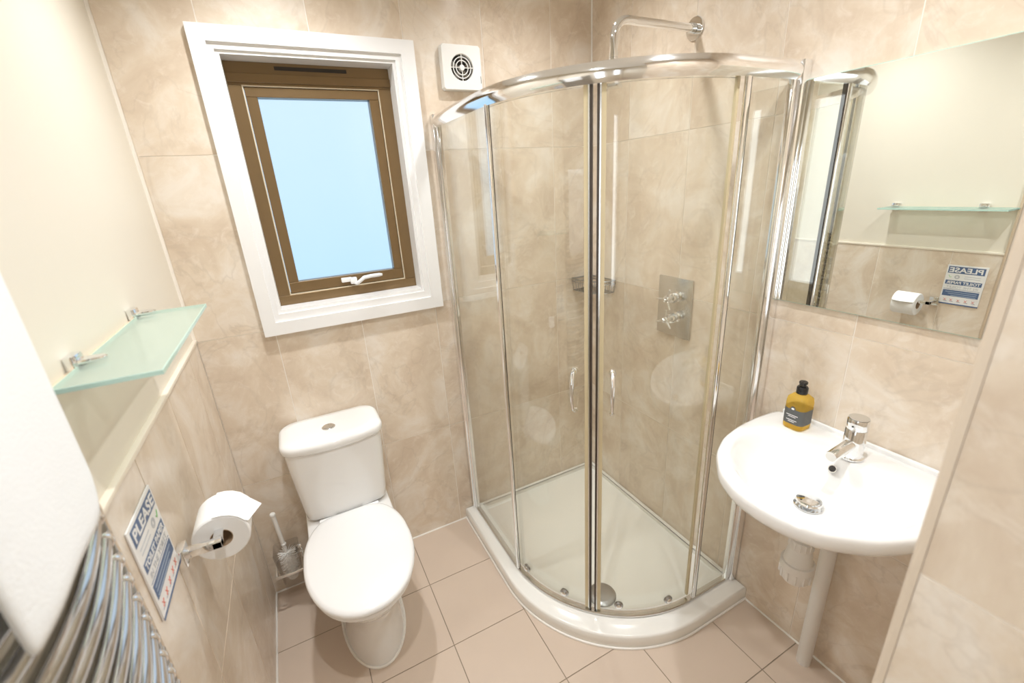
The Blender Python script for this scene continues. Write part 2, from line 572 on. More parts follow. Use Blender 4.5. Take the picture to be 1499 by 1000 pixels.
# ------------------------------------------------------------------ stand_in_window_1
bm = B()
for q in rect_minus((0.208, 0.883, 1.131, 2.094), (0.252, 0.834, 1.178, 2.05)):
    box(bm, q[0], q[1], -0.024, 0.0, q[2], q[3])
for q in rect_minus((0.250, 0.836, 1.176, 2.052), (0.268, 0.813, 1.205, 2.032)):
    box(bm, q[0], q[1], -0.015, 0.02, q[2], q[3])
for q in rect_minus((0.262, 0.815, 1.20, 2.035), (0.279, 0.803, 1.2165, 2.022)):
    box(bm, q[0], q[1], -0.008, 0.13, q[2], q[3])
win1 = struct('stand_in_window_1', bm, 'white_paint', smooth=False)
# bronze outer frame
bm = B()
for q in rect_minus((0.279, 0.803, 1.2165, 2.022), (0.318, 0.760, 1.252, 1.955)):
    box(bm, q[0], q[1], 0.068, 0.125, q[2], q[3], 0.0012, 1)
box(bm, 0.279, 0.803, 0.060, 0.069, 1.962, 1.988, 0.001, 1)
fr = struct('frame', bm, 'bronze', win1)
bm = B(); box(bm, 0.425, 0.655, 0.066, 0.0685, 2.001, 2.012)
struct('vent_slot', bm, 'slot_shade', fr)  # thin dark plate paints the slot's shade on the frame
bm = B()
for q in rect_minus((0.317, 0.761, 1.251, 1.956), (0.3215, 0.7565, 1.2555, 1.9515)):
    box(bm, q[0], q[1], 0.071, 0.12, q[2], q[3])
struct('gasket', bm, 'gasket', win1)
bm = B()
for q in rect_minus((0.323, 0.755, 1.257, 1.950), (0.357, 0.722, 1.297, 1.921)):
    box(bm, q[0], q[1], 0.074, 0.115, q[2], q[3], 0.0015, 1)
sash = struct('sash', bm, 'bronze', win1)
bm = B(); box(bm, 0.352, 0.727, 0.092, 0.098, 1.292, 1.926)
struct('pane', bm, 'pane', win1)
# cockspur handle
bm = B()
box(bm, 0.508, 0.548, 0.062, 0.075, 1.272, 1.290, 0.003)
tube(bm, [(0.553, 0.062, 1.266), (0.562, 0.050, 1.264), (0.574, 0.046, 1.272), (0.592, 0.046, 1.284), (0.62, 0.046, 1.287), (0.652, 0.046, 1.287), (0.664, 0.047, 1.286)],
     [0.005, 0.0065, 0.007, 0.0075, 0.0075, 0.0075, 0.005], 10)
box(bm, 0.540, 0.566, 0.052, 0.070, 1.263, 1.289, 0.004)
struct('handle', bm, 'white_paint', win1, smooth=True)

# ------------------------------------------------------------------ ceiling downlights (real lamps)
def make_downlight(x, y, power, label):
    t = thing('downlight', label, 'light', (x, y, HC), 'ceiling downlights')
    bm = B(); lathe(bm, [(0.030, -0.001), (0.032, -0.008), (0.040, -0.008), (0.043, -0.004), (0.043, 0.0)], (x, y, HC), n=32, caps=(False, True))
    obj('bezel', bm, 'white_paint', t)
    bm = B(); lathe(bm, [(0.0305, -0.0035), (0.0305, -0.002)], (x, y, HC), n=24)
    obj('lamp', bm, 'lamp', t)
    ld = bpy.data.lights.new('downlight_beam', 'SPOT')
    ld.energy = DOWNLIGHT_W * 4 * power; ld.color = DOWNLIGHT_COL
    ld.spot_size = math.radians(145); ld.spot_blend = 1.0; ld.shadow_soft_size = 0.03
    lo = bpy.data.objects.new('downlight_beam', ld)
    COL.objects.link(lo); lo.parent = t; lo.location = (0, 0, -0.012)
make_downlight(0.43, -0.42, 1.0, 'round white ceiling downlight above the toilet cistern')
make_downlight(0.40, -1.35, 0.85, 'round white ceiling downlight above the towel radiator')
make_downlight(1.22, -0.42, 0.6, 'round white ceiling downlight inside the shower corner')
make_downlight(1.22, -1.30, 0.75, 'round white ceiling downlight above the washbasin')

# ================================================================== shower
CX, CY, RG = 1.435, -0.440, 0.50    # glass arc centre and radius
XG, YG = CX - RG - 0.003, CY - RG - 0.003

# tray: quadrant outline, loft of inset outlines
def tray_outline(inset, n=28):
    x0, y0, r = 0.884 + inset, -1.002 + inset, 0.52 - inset
    bx, by = W - 0.001 - min(inset, 0.03) * 0.9, -0.001 - min(inset, 0.03) * 0.9
    cx, cy = 0.884 + 0.52, -1.002 + 0.52
    p = [(x0, by)] + [(cx + r * math.cos(math.radians(a)), cy + r * math.sin(math.radians(a))) for a in [180 + 90 * i / n for i in range(n + 1)]]
    p += [(bx, y0), (bx, by)]
    return p
bm = B()
spec = [(0.004, 0.0), (0.0, 0.006), (0.0, 0.050), (0.003, 0.0565), (0.008, 0.059), (0.036, 0.0595), (0.040, 0.063), (0.080, 0.0635), (0.090, 0.060), (0.112, 0.042), (0.150, 0.0385)]
loft(bm, [[(x, y, z) for x, y in tray_outline(i)] for i, z in spec])
tray_root = thing('shower_tray', 'white quadrant shower tray with raised curved rim in the corner', 'shower tray', (1.25, -0.5, 0.0))
obj('tray', bm, 'acrylic', tray_root, angle=50)
bm = B()
lathe(bm, [(0.055, 0.0), (0.055, 0.005), (0.050, 0.009), (0.03, 0.0105), (0.001, 0.011)], (1.175, -0.735, 0.0382), n=40, caps=(True, True))
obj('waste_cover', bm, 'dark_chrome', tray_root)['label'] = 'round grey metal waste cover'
# soft sealant line around its foot
bm = B()
tube(bm, [(x, y, 0.002) for x, y in tray_outline(-0.001)[:-1]], 0.005, 8)
obj('sealant_bead', bm, 'sealant', tray_root)

enc = thing('shower_enclosure', 'curved chrome framed glass shower enclosure with two sliding doors', 'shower enclosure', (1.2, -0.6, 0.064))
ZB, ZT = 0.064, 1.86
def path(rr, n=40, yl=-0.002, xr=W - 0.002):
    """plan line of the enclosure at arc radius rr: from the back wall, round the arc, to the right wall"""
    p = [(CX - rr - 0.003, yl)]
    p += [(CX + rr * math.cos(math.radians(a)), CY + rr * math.sin(math.radians(a))) for a in [180 + 90 * i / n for i in range(n + 1)]]
    p += [(xr, CY - rr - 0.003)]
    return p
def sweep(bm, prof, n=40):
    """prof: (outward offset from glass radius, z) polygon swept along the enclosure"""
    paths = [path(RG + off, n) for off, z in prof]
    m = len(paths[0])
    loft(bm, [[(paths[k][i][0], paths[k][i][1], prof[k][1]) for k in range(len(prof))] for i in range(m)])
def round_front(o0, o1, z0, z1, bul, n=8):
    p = [(o0, z1), (o0, z0), (o1, z0)]
    p += [(o1 + bul * math.sin(PI * i / n), z0 + (z1 - z0) * i / n) for i in range(1, n)]
    return p + [(o1, z1)]
bm = B(); sweep(bm, round_front(-0.020, 0.005, 1.815, 1.861, 0.0075, 12))
obj('top_rail', bm, 'alu', enc, angle=55)
bm = B(); sweep(bm, round_front(-0.016, 0.002, 0.0635, 0.077, 0.003, 5))
obj('bottom_rail', bm, 'satin', enc, angle=55)
# wall profiles
bm = B(); box(bm, XG - 0.012, XG + 0.022, -0.030, -0.001, ZB, 1.862, 0.003); box(bm, XG - 0.004, XG + 0.014, -0.048, -0.028, ZB, 1.82, 0.002)
obj('wall_profile', bm, 'alu', enc)
bm = B(); box(bm, W - 0.034, W - 0.001, YG - 0.014, YG + 0.022, ZB, 1.862, 0.003); box(bm, W - 0.054, W - 0.032, YG - 0.004, YG + 0.014, ZB, 1.82, 0.002)
obj('wall_profile', bm, 'alu', enc)
# fixed panels (straight) with end stiles
bm = B(); box(bm, XG, XG + 0.005, -0.478, -0.04, 0.08, 1.82)
obj('fixed_panel', bm, 'glass', enc, smooth=False)
bm = B(); box(bm, 1.445, W - 0.045, YG, YG + 0.005, 0.08, 1.82)
obj('fixed_panel', bm, 'glass', enc, smooth=False)
bm = B(); box(bm, XG - 0.003, XG + 0.008, -0.488, -0.474, 0.08, 1.82, 0.002)
st = obj('stile', bm, 'alu', enc)
bm = B(); box(bm, XG + 0.008, XG + 0.011, -0.486, -0.478, 0.08, 1.82)
obj('seal', bm, 'seal_dark', st, smooth=False)
bm = B(); box(bm, 1.437, 1.452, YG - 0.003, YG + 0.008, 0.08, 1.82, 0.002)
st = obj('stile', bm, 'alu', enc)
bm = B(); box(bm, 1.452, 1.456, YG - 0.001, YG + 0.011, 0.08, 1.82)
obj('seal', bm, 'seal_dark', st, smooth=False)

def arc_slab(bm, r0, r1, a0, a1, z0, z1, n):
    pts0 = [(CX + r0 * math.cos(math.radians(a)), CY + r0 * math.sin(math.radians(a))) for a in [a0 + (a1 - a0) * i / n for i in range(n + 1)]]
    pts1 = [(CX + r1 * math.cos(math.radians(a)), CY + r1 * math.sin(math.radians(a))) for a in [a0 + (a1 - a0) * i / n for i in range(n + 1)]]
    prism(bm, pts0 + pts1[::-1], z0, z1)
def polar(r, a, z):
    return Vector((CX + r * math.cos(math.radians(a)), CY + r * math.sin(math.radians(a)), z))

def door(a_far, a_seam, sgn, a_handle, rollers):
    """curved sliding door between angles; the seam edge carries the seal strips (sgn = towards the seam)"""
    bm = B(); arc_slab(bm, RG - 0.018, RG - 0.013, a_far, a_seam, 0.09, 1.815, 36)
    d = obj('door', bm, 'glass', enc, angle=30)
    s = sgn
    bm = B(); arc_slab(bm, RG - 0.020, RG - 0.004, a_seam - s * 2.55, a_seam - s * 1.25, 0.085, 1.815, 2)
    obj('seal_strip', bm, 'seal_pvc', d)
    bm = B(); arc_slab(bm, RG - 0.020, RG - 0.002, a_seam - s * 1.23, a_seam - s * 0.78, 0.085, 1.815, 2)
    obj('stile', bm, 'satin', d)
    bm = B(); arc_slab(bm, RG - 0.018, RG - 0.004, a_seam - s * 0.76, a_seam + s * 0.0, 0.085, 1.815, 2)
    obj('magnetic_strip', bm, 'seal_dark', d)
    # far edge strip
    bm = B(); arc_slab(bm, RG - 0.020, RG - 0.011, a_far, a_far + s * 1.0, 0.09, 1.815, 2)
    obj('edge_seal', bm, 'seal_pvc', d)
    # bow handle
    bm = B()
    zs = [1.050, 1.048, 1.040, 1.015, 0.980, 0.950, 0.925, 0.913, 0.910]
    off = [-0.012, 0.006, 0.020, 0.029, 0.031, 0.029, 0.020, 0.004, -0.012]
    rr = [0.008, 0.0078, 0.0078, 0.0068, 0.0055, 0.0048, 0.0045, 0.0055, 0.0055]
    tube(bm, [polar(RG + o - 0.006, a_handle, z) for z, o in zip(zs, off)], rr, 14)
    dirv = polar(1, a_handle, 0) - polar(0, a_handle, 0)
    for z, r in ((1.049, 0.011), (0.911, 0.008)):
        lathe(bm, [(r, 0.0), (r, 0.006), (r * 0.8, 0.009)], polar(RG - 0.013, a_handle, z), dirv, 20)
    obj('handle', bm, 'chrome', d)['label'] = 'bowed chrome door handle'
    for a in rollers:
        dv = polar(1, a, 0) - polar(0, a, 0)
        bm = B()
        lathe(bm, [(0.016, 0.0), (0.0165, 0.006), (0.0135, 0.009)], polar(RG - 0.013, a, 0.112), dv, 24)
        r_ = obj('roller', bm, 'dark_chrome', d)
        bm = B()
        lathe(bm, [(0.0105, 0.0), (0.0105, 0.004), (0.007, 0.007), (0.002, 0.0075)], polar(RG - 0.004, a, 0.112), dv, 20)
        obj('roller_cap', bm, 'chrome', d)
door(-180.0, -135.45, 1, -141.7, (-169.5, -147.7))
door(-90.5, -134.1, -1, -128.3, (-123.8, -101.8))

# shower arm and nozzle
sa = thing('overhead_shower', 'chrome shower arm bending down from a round wall flange', 'shower', (W, -0.555, 2.042))
bm = B(); lathe(bm, [(0.034, 0.0), (0.034, 0.0045), (0.0325, 0.006), (0.016, 0.0065)], (W - 0.0005, -0.555, 2.042), (-1, 0, 0), 36)
lathe(bm, [(0.0145, 0.008), (0.0145, 0.024), (0.0120, 0.026)], (W, -0.555, 2.042), (-1, 0, 0), 28)
obj('flange', bm, 'chrome', sa)
pts = [(W - 0.02, -0.555, 2.042), (1.56, -0.555, 2.042), (1.46, -0.555, 2.042), (1.386, -0.555, 2.042)]
pts += [(1.386 + 0.050 * math.cos(math.radians(a)), -0.555, 1.992 + 0.050 * math.sin(math.radians(a))) for a in range(100, 181, 10)]
pts += [(1.336, -0.555, 1.965), (1.336, -0.555, 1.93)]
bm = B(); tube(bm, pts, 0.0122, 20); obj('arm', bm, 'chrome', sa)
bm = B(); lathe(bm, [(0.0138, 0.0), (0.0138, -0.012), (0.0126, -0.0125), (0.0126, -0.014), (0.0138, -0.0145), (0.0138, -0.028), (0.0126, -0.0285), (0.0126, -0.03), (0.0138, -0.0305), (0.0138, -0.045), (0.009, -0.05), (0.009, -0.072)], (1.336, -0.555, 1.953), (0, 0, 1), 24)
obj('collar', bm, 'chrome', sa)
bm = B(); lathe(bm, [(0.010, 0.03), (0.014, 0.022), (0.026, 0.012), (0.028, 0.0), (0.025, -0.002)], (1.336, -0.555, 1.862), (0, 0, 1), 28)
obj('nozzle', bm, 'chrome', sa)

# thermostatic valve
va = thing('shower_valve', 'square chrome valve plate with two lever crosshead taps in shower', 'shower valve', (W, -0.55, 1.10))
bm = B(); box(bm, W - 0.009, W - 0.0005, -0.634, -0.466, 0.981, 1.219, 0.002)
obj('plate', bm, 'satin', va)
for zc, rot in ((1.148, 25), (1.066, 10)):
    yc = -0.572
    bm = B()
    o0 = (W - 0.009, yc, zc)
    lathe(bm, [(0.020, 0.0), (0.020, 0.006), (0.013, 0.010), (0.013, 0.018), (0.019, 0.022), (0.021, 0.034), (0.019, 0.044), (0.0135, 0.048), (0.0135, 0.053), (0.016, 0.056), (0.014, 0.066), (0.0095, 0.070), (0.0095, 0.078), (0.005, 0.082)], o0, (-1, 0, 0), 28)
    h = obj('tap_handle', bm, 'chrome', va)
    for k in range(3):
        a = math.radians(rot + 90 + 120 * k)
        bm = B()
        c0 = Vector((W - 0.009 - 0.064, yc, zc)); dv = Vector((-0.15, math.cos(a), math.sin(a))).normalized()
        tube(bm, [c0, c0 + dv * 0.020, c0 + dv * 0.040, c0 + dv * 0.044], [0.0055, 0.0045, 0.0042, 0.003], 10)
        obj('crosshead_arm', bm, 'chrome', h)

# wire soap basket in the corner
bk = thing('corner_basket', 'small chrome wire soap basket in the shower corner', 'basket', (W - 0.05, -0.05, 1.09))
def bpath(s, n=14):
    a, b = 0.115 * s, 0.185 * s
    p = [(W - 0.005 - a, -0.006)]
    p += [(W - 0.005 - a * math.cos(t) ** 0.75, -0.006 - b * math.sin(t) ** 0.75) for t in [PI / 2 * i / n for i in range(1, n)]]
    p += [(W - 0.005, -0.006 - b)]
    return p
bm = B()
for z, s, r in ((1.150, 1.0, 0.0030), (1.135, 0.99, 0.0018), (1.092, 0.93, 0.0024)):
    q = bpath(s) + [(W - 0.005, -0.006)]
    q.append(q[0])
    tube(bm, [(x, y, z) for x, y in q], r, 6)
obj('rim', bm, 'dark_chrome', bk)
bm = B()
up, lo = bpath(1.0, 20), bpath(0.93, 20)
for (x0, y0), (x1, y1) in list(zip(up, lo)):
    tube(bm, [(x0, y0, 1.150), (x1, y1, 1.092)], 0.0014, 5)
for i in range(1, 20):
    x, y = lo[i]
    tube(bm, [(x, y, 1.092), (x, -0.006, 1.092)], 0.0012, 5)
w_ = obj('wires', bm, 'dark_chrome', bk); w_['kind'] = 'stuff'

# ================================================================== toilet
to = thing('toilet', 'white close coupled toilet with closed lid below the window', 'toilet', (0.35, -0.4, 0.0))
TXC = 0.352
def egg(hw, yf, yb, z, n=48, p=2.0, ymax=None, xc=TXC):
    """egg-shaped plan: half-width hw at ymax, front yf, back yb"""
    ym = ymax if ymax is not None else yf + (yb - yf) * 0.55
    r = []
    for i in range(n):
        t = 2 * PI * i / n
        c, s = math.cos(t), math.sin(t)
        x = math.copysign(abs(c) ** (2 / p), c) * hw
        if s < 0:
            y = ym + (ym - yf) * -abs(s) ** (2 / 2.05)
        else:
            y = ym + (yb - ym) * abs(s) ** (2 / (p + 1.4))
        r.append((xc + x, y, z))
    return r
bm = B()
loft(bm, [egg(0.112, -0.548, -0.12, 0.0), egg(0.110, -0.548, -0.12, 0.02), egg(0.103, -0.535, -0.12, 0.07), egg(0.102, -0.530, -0.12, 0.14), egg(0.110, -0.545, -0.12, 0.20),
          egg(0.135, -0.590, -0.12, 0.27), egg(0.160, -0.645, -0.13, 0.335), egg(0.170, -0.672, -0.13, 0.375), egg(0.172, -0.680, -0.13, 0.395), egg(0.166, -0.674, -0.135, 0.400)])
# rear shelf under the cistern
rr_ = [[(x, y, z) for x, y in rrect(TXC - w, TXC + w, -0.30, -0.004, 0.03)] for w, z in ((0.10, 0.0), (0.10, 0.24), (0.140, 0.36), (0.157, 0.385), (0.157, 0.411), (0.152, 0.4155))]
loft(bm, rr_)
obj('pan', bm, 'ceramic', to, angle=60)
# seat and lid
def lid_plan(g, z):
    yb_, yf_, ym = -0.213 + g * 0.3, -0.703 - g, -0.435
    out = []
    n = 64
    for i in range(n):
        t = 2 * PI * i / n
        c, s = math.cos(t), math.sin(t)
        if s < 0:
            x = (0.179 + g) * math.copysign(abs(c) ** (2 / 2.12), c); y = ym + (ym - yf_) * -abs(s) ** (2 / 2.12)
        else:
            hw = 0.179 + g
            k = abs(s)
            y = ym + (yb_ - ym) * k ** (2 / 3.4)
            f = (y - ym) / (yb_ - ym)
            hw *= 1 - 0.20 * f ** 2.0
            x = hw * math.copysign(abs(c) ** (2 / 5.0), c)
        out.append((TXC + x, y, z))
    return out
bm = B(); loft(bm, [lid_plan(-0.012, 0.400), lid_plan(-0.006, 0.402), lid_plan(-0.004, 0.416), lid_plan(-0.010, 0.419)])
obj('seat', bm, 'seat', to, angle=60)
bm = B(); loft(bm, [lid_plan(-0.008, 0.4195), lid_plan(0.0, 0.4225), lid_plan(0.001, 0.430), lid_plan(-0.003, 0.438), lid_plan(-0.014, 0.4425), lid_plan(-0.05, 0.4455), lid_plan(-0.11, 0.447)])
obj('lid', bm, 'seat', to, angle=60)
for dx in (-0.08, 0.08):
    bm = B(); tube(bm, [(TXC + dx - 0.03, -0.212, 0.428), (TXC + dx + 0.03, -0.212, 0.428)], 0.009, 14)
    obj('hinge', bm, 'seat', to)
# cistern
def cist(hw, yf, yb, bul, r, z, n=12):
    """rounded plan with a gently bowed front; yf is the front at the corners' centre line, bul the bow"""
    al = math.atan(2 * bul / (hw - r))
    cxr, cyr = TXC + hw - r, yf + r
    p = arc(TXC + hw - r, yb - r, r, 0, 90, 5) + arc(TXC - hw + r, yb - r, r, 90, 180, 5)
    p += arc(TXC - hw + r, cyr, r, 180, 270 - math.degrees(al), 8)
    x0, y0 = p[-1]
    hs = TXC - x0
    b = math.tan(al) * hs / 2
    for i in range(1, 14):
        u = -1 + 2 * i / 14
        p.append((TXC + u * hs, y0 - b * (1 - u * u)))
    p += arc(cxr, cyr, r, 270 + math.degrees(al), 360, 8)
    return [(x, y, z) for x, y in p]
bm = B()
loft(bm, [cist(0.130, -0.165, -0.010, 0.012, 0.03, 0.418), cist(0.142, -0.184, -0.008, 0.014, 0.035, 0.421), cist(0.150, -0.196, -0.006, 0.016, 0.035, 0.436), cist(0.154, -0.200, -0.006, 0.016, 0.035, 0.47),
          cist(0.168, -0.211, -0.006, 0.017, 0.045, 0.65), cist(0.172, -0.214, -0.006, 0.017, 0.050, 0.735)])
ci = obj('cistern', bm, 'ceramic', to, angle=60)
bm = B()
loft(bm, [cist(0.170, -0.212, -0.006, 0.017, 0.050, 0.733), cist(0.178, -0.221, -0.004, 0.018, 0.056, 0.734), cist(0.182, -0.225, -0.003, 0.018, 0.060, 0.740), cist(0.182, -0.225, -0.003, 0.018, 0.060, 0.757), cist(0.178, -0.221, -0.006, 0.018, 0.058, 0.766),
          cist(0.168, -0.210, -0.014, 0.017, 0.052, 0.7715), cist(0.14, -0.180, -0.040, 0.014, 0.035, 0.7735)])
obj('cistern_lid', bm, 'ceramic', to, angle=60)
bm = B(); lathe(bm, [(0.024, 0.0), (0.024, 0.003), (0.0215, 0.005)], (0.345, -0.135, 0.7725), n=36)
fb = obj('flush_button', bm, 'satin', to); fb['label'] = 'round chrome dual flush button'
for s in (-1, 1):
    bm = B()
    prism(bm, [(0.345 + s * 0.0012 + s * 0.018 * math.cos(a), -0.135 + 0.018 * math.sin(a)) for a in [PI / 2 - PI * i / 12 for i in range(13)]], 0.777, 0.7795)
    obj('button_half', bm, 'satin', fb)
bm = B(); tube(bm, [Vector(p) * 1.0 for p in egg(0.115, -0.552, -0.12, 0.002)] + [Vector(egg(0.115, -0.552, -0.12, 0.002)[0])], 0.005, 8)
obj('sealant_bead', bm, 'sealant', to)

# ------------------------------------------------------------------ toilet brush and holder
bh = thing('brush_holder', 'square clear cup in a chrome wall bracket left of the toilet', 'brush holder', (0.085, -0.06, 0.10))
BX, BY = 0.092, -0.078
bm = B()
def sq(h, z, r=0.012):
    return [(x, y, z) for x, y in rrect(BX - h, BX + h, BY - h, BY + h, r, 4)]
loft(bm, [sq(0.034, 0.095), sq(0.035, 0.098), sq(0.047, 0.268), sq(0.0445, 0.268), sq(0.033, 0.102), sq(0.03, 0.100)], True, True)
obj('cup', bm, 'cup_glass', bh)
bm = B()
for q in rect_minus((BX - 0.056, BX + 0.056, BY - 0.056, BY + 0.056), (BX - 0.046, BX + 0.046, BY - 0.046, BY + 0.046)):
    box(bm, q[0], q[1], q[2], q[3], 0.176, 0.186, 0.0015)
box(bm, BX + 0.02, BX + 0.05, -0.024, -0.001, 0.155, 0.215, 0.002)
obj('bracket', bm, 'chrome', bh)
br = thing('toilet_brush', 'white toilet brush standing in the clear cup beside toilet', 'brush', (BX, BY, 0.11))
bm = B(); tube(bm, [(BX + 0.002, BY, 0.15), (BX - 0.002, BY, 0.24), (BX - 0.005, BY, 0.30), (BX - 0.010, BY + 0.002, 0.40), (BX - 0.0115, BY + 0.002, 0.435)], [0.005, 0.005, 0.0075, 0.0085, 0.009], 14)
obj('handle', bm, 'plastic', br)
bm = B(); lathe(bm, [(0.0085, -0.004), (0.0105, 0.0), (0.0105, 0.007), (0.0085, 0.010)], (BX - 0.0115, BY + 0.002, 0.433), n=18)
obj('end_cap', bm, 'plastic', br)
bm = B(); lathe(bm, [(0.0085, 0.0), (0.0095, 0.003), (0.0095, 0.007), (0.008, 0.009)], (BX - 0.0035, BY, 0.285), n=18)
obj('collar', bm, 'plastic', br)
bm = B()
rnd = random.Random(3)
for z in (0.245, 0.235, 0.222, 0.208, 0.194, 0.18, 0.165, 0.15, 0.135):
    for k in range(16):
        a = 2 * PI * (k + rnd.random() * 0.4) / 16
        l = 0.034 * (1.0 if z > 0.14 else 0.85)
        tube(bm, [(BX, BY, z), (BX + l * math.cos(a), BY + l * math.sin(a), z + 0.006 + rnd.uniform(-.004, .004))], [0.0018, 0.0012], 4)
b_ = obj('bristles', bm, 'plastic', br); b_['kind'] = 'stuff'
bm = B(); lathe(bm, [(0.018, 0.0), (0.024, 0.02), (0.026, 0.10), (0.016, 0.118)], (BX, BY, 0.118), n=20)
obj('brush_head', bm, 'plastic', br)

# ------------------------------------------------------------------ toilet roll holder and roll
RX, RZ, RY0, RY1 = 0.072, 0.872, -0.738, -0.638
rh = thing('roll_holder', 'square chrome toilet roll holder on the left tiled wall', 'roll holder', (0.0, -0.775, RZ))
bm = B(); box(bm, 0.0005, 0.016, -0.797, -0.757, RZ - 0.002, RZ + 0.040, 0.0015)
obj('wall_block', bm, 'chrome', rh)
bm = B()
box(bm, 0.012, RX + 0.009, -0.785, -0.767, RZ + 0.010, RZ + 0.028, 0.001)
box(bm, RX - 0.009, RX + 0.009, -0.785, RY1 + 0.012, RZ + 0.010, RZ + 0.026, 0.001)
obj('arm', bm, 'chrome', rh)
rl = thing('toilet_roll', 'white toilet paper roll with pointed folded end on chrome holder', 'toilet roll', (RX, -0.69, RZ))
bm = B()
RR, RC = 0.058, 0.0225
rings = []
for r, y in ((RC, RY0 + 0.001), (RR - 0.003, RY0), (RR, RY0 + 0.003), (RR, RY1 - 0.003), (RR - 0.003, RY1), (RC, RY1 - 0.001)):
    rings.append([(RX + r * math.cos(2 * PI * k / 56), y, RZ + r * math.sin(2 * PI * k / 56)) for k in range(56)])
loft(bm, rings + [rings[0]], False, False)
bmesh.ops.remove_doubles(bm, verts=bm.verts, dist=1e-5)
obj('paper', bm, 'paper', rl)
bm = B()
rings = []
for r, y in ((RC + 0.0002, RY0 + 0.0005), (RC - 0.0012, RY0 + 0.0005), (RC - 0.0012, RY1 - 0.0005), (RC + 0.0002, RY1 - 0.0005)):
    rings.append([(RX + r * math.cos(2 * PI * k / 40), y, RZ + r * math.sin(2 * PI * k / 40)) for k in range(40)])
loft(bm, rings, False, False)
obj('cardboard_core', bm, 'card', rl)
# loose end: leaves the top of the roll, folded to a point
bm = B()
rows = []
for i in range(11):
    s = i / 10
    if s < 0.45:
        a = math.radians(95 - 75 * s / 0.45); x, z = RX + (RR + 0.0008) * math.cos(a), RZ + (RR + 0.0008) * math.sin(a)
    else:
        q = (s - 0.45) / 0.55
        a = math.radians(20)
        x = RX + (RR + 0.0008) * math.cos(a) + 0.030 * q; z = RZ + (RR + 0.0008) * math.sin(a) + 0.004 * q
    half = 0.05 if s < 0.45 else 0.05 * (1 - (s - 0.45) / 0.55) + 0.0006
    yc = (RY0 + RY1) / 2
    rows.append([(x, yc - half, z), (x, yc + half, z), (x + 0.0006, yc + half, z + 0.0012), (x + 0.0006, yc - half, z + 0.0012)])
loft(bm, rows)
obj('loose_sheet', bm, 'paper', rl)

# ------------------------------------------------------------------ notice on the left wall
SY0, SY1, SZ0, SZ1 = -0.944, -0.792, 0.884, 1.085
sg = thing('notice', 'white and navy bathroom notice headed PLEASE on left tiled wall', 'sign', (0.0, (SY0 + SY1) / 2, SZ0))
bm = B(); box(bm, 0.0004, 0.0044, SY0, SY1, SZ0, SZ1, 0.0008, 1)
obj('board', bm, 'sign_white', sg)
def sign_box(name, u0, u1, v0, v1, mat, d0=0.0044, d1=0.0047):
    bm = B(); box(bm, d0, d1, SY0 + u0, SY0 + u1, SZ0 + v0, SZ0 + v1)
    return obj(name, bm, mat, sg, smooth=False)
sign_box('header_band', 0.008, 0.146, 0.160, 0.194, 'sign_navy')
sign_box('title_band', 0.008, 0.146, 0.103, 0.124, 'sign_navy')
sign_box('text_panel', 0.008, 0.146, 0.043, 0.074, 'sign_navy')
sign_box('bottom_edge', 0.0, 0.152, 0.0, 0.006, 'sign_navy')
sign_box('rule', 0.008, 0.146, 0.0785, 0.0800, 'sign_navy')
def words(name, txt, u, v, size, mat, width=None, bold=0.0):
    cu = bpy.data.curves.new(name, 'FONT')
    cu.body = txt; cu.size = size; cu.extrude = 0.0002; cu.offset = bold
    cu.align_x = 'LEFT'; cu.resolution_u = 3
    cu.materials.append(M[mat])
    o = bpy.data.objects.new(name, cu)
    COL.objects.link(o)
    o.parent = sg
    o.rotation_euler = (PI / 2, 0, PI / 2)
    o.location = Vector((0.0049, SY0 + u, SZ0 + v)) - sg.location
    if width:
        bpy.context.view_layer.update()
        w = o.dimensions.x
        if w > 0:
            o.scale = (width / w, 1, 1)
    bpy.context.view_layer.update()
    me = bpy.data.meshes.new_from_object(o.evaluated_get(bpy.context.evaluated_depsgraph_get()))
    loc, rot, sc = o.location.copy(), o.rotation_euler.copy(), o.scale.copy()
    bpy.data.objects.remove(o)
    o = bpy.data.objects.new(name, me); COL.objects.link(o); o.parent = sg
    o.location, o.rotation_euler, o.scale = loc, rot, sc
    return o
words('lettering', 'PLEASE', 0.014, 0.1655, 0.0335, 'sign_white', 0.126, 0.0009)
words('lettering', 'TOILET PAPER', 0.013, 0.1070, 0.0185, 'sign_white', 0.128, 0.0005)
words('lettering', 'IN THE TOILET', 0.016, 0.0850, 0.0165, 'sign_grey', 0.120)
# small unreadable print as fine bars, and the little pictograms
for k in range(2):
    sign_box('small_print', 0.018, 0.078, 0.146 - 0.010 * k, 0.1485 - 0.010 * k, 'sign_grey')
for k in range(3):
    sign_box('small_print', 0.016, 0.136 - 0.012 * k, 0.064 - 0.009 * k, 0.0665 - 0.009 * k, 'sign_pale', 0.0046, 0.0049)
def sdisc(name, u, v, r0, r1, mat):
    bm = B()
    lathe(bm, [(r0, 0.0), (r1, 0.0), (r1, 0.0003), (r0, 0.0003), (r0, 0.0)], (0.0044, SY0 + u, SZ0 + v), (1, 0, 0), 20, (False, False))
    obj(name, bm, mat, sg, smooth=False)
sdisc('roll_pictogram', 0.106, 0.142, 0.004, 0.0105, 'sign_grey')
bm = B(); tube(bm, [(0.0046, SY0 + 0.127, SZ0 + 0.142), (0.0046, SY0 + 0.131, SZ0 + 0.137), (0.0046, SY0 + 0.139, SZ0 + 0.149)], 0.0012, 6)
obj('tick_mark', bm, 'sign_green', sg)
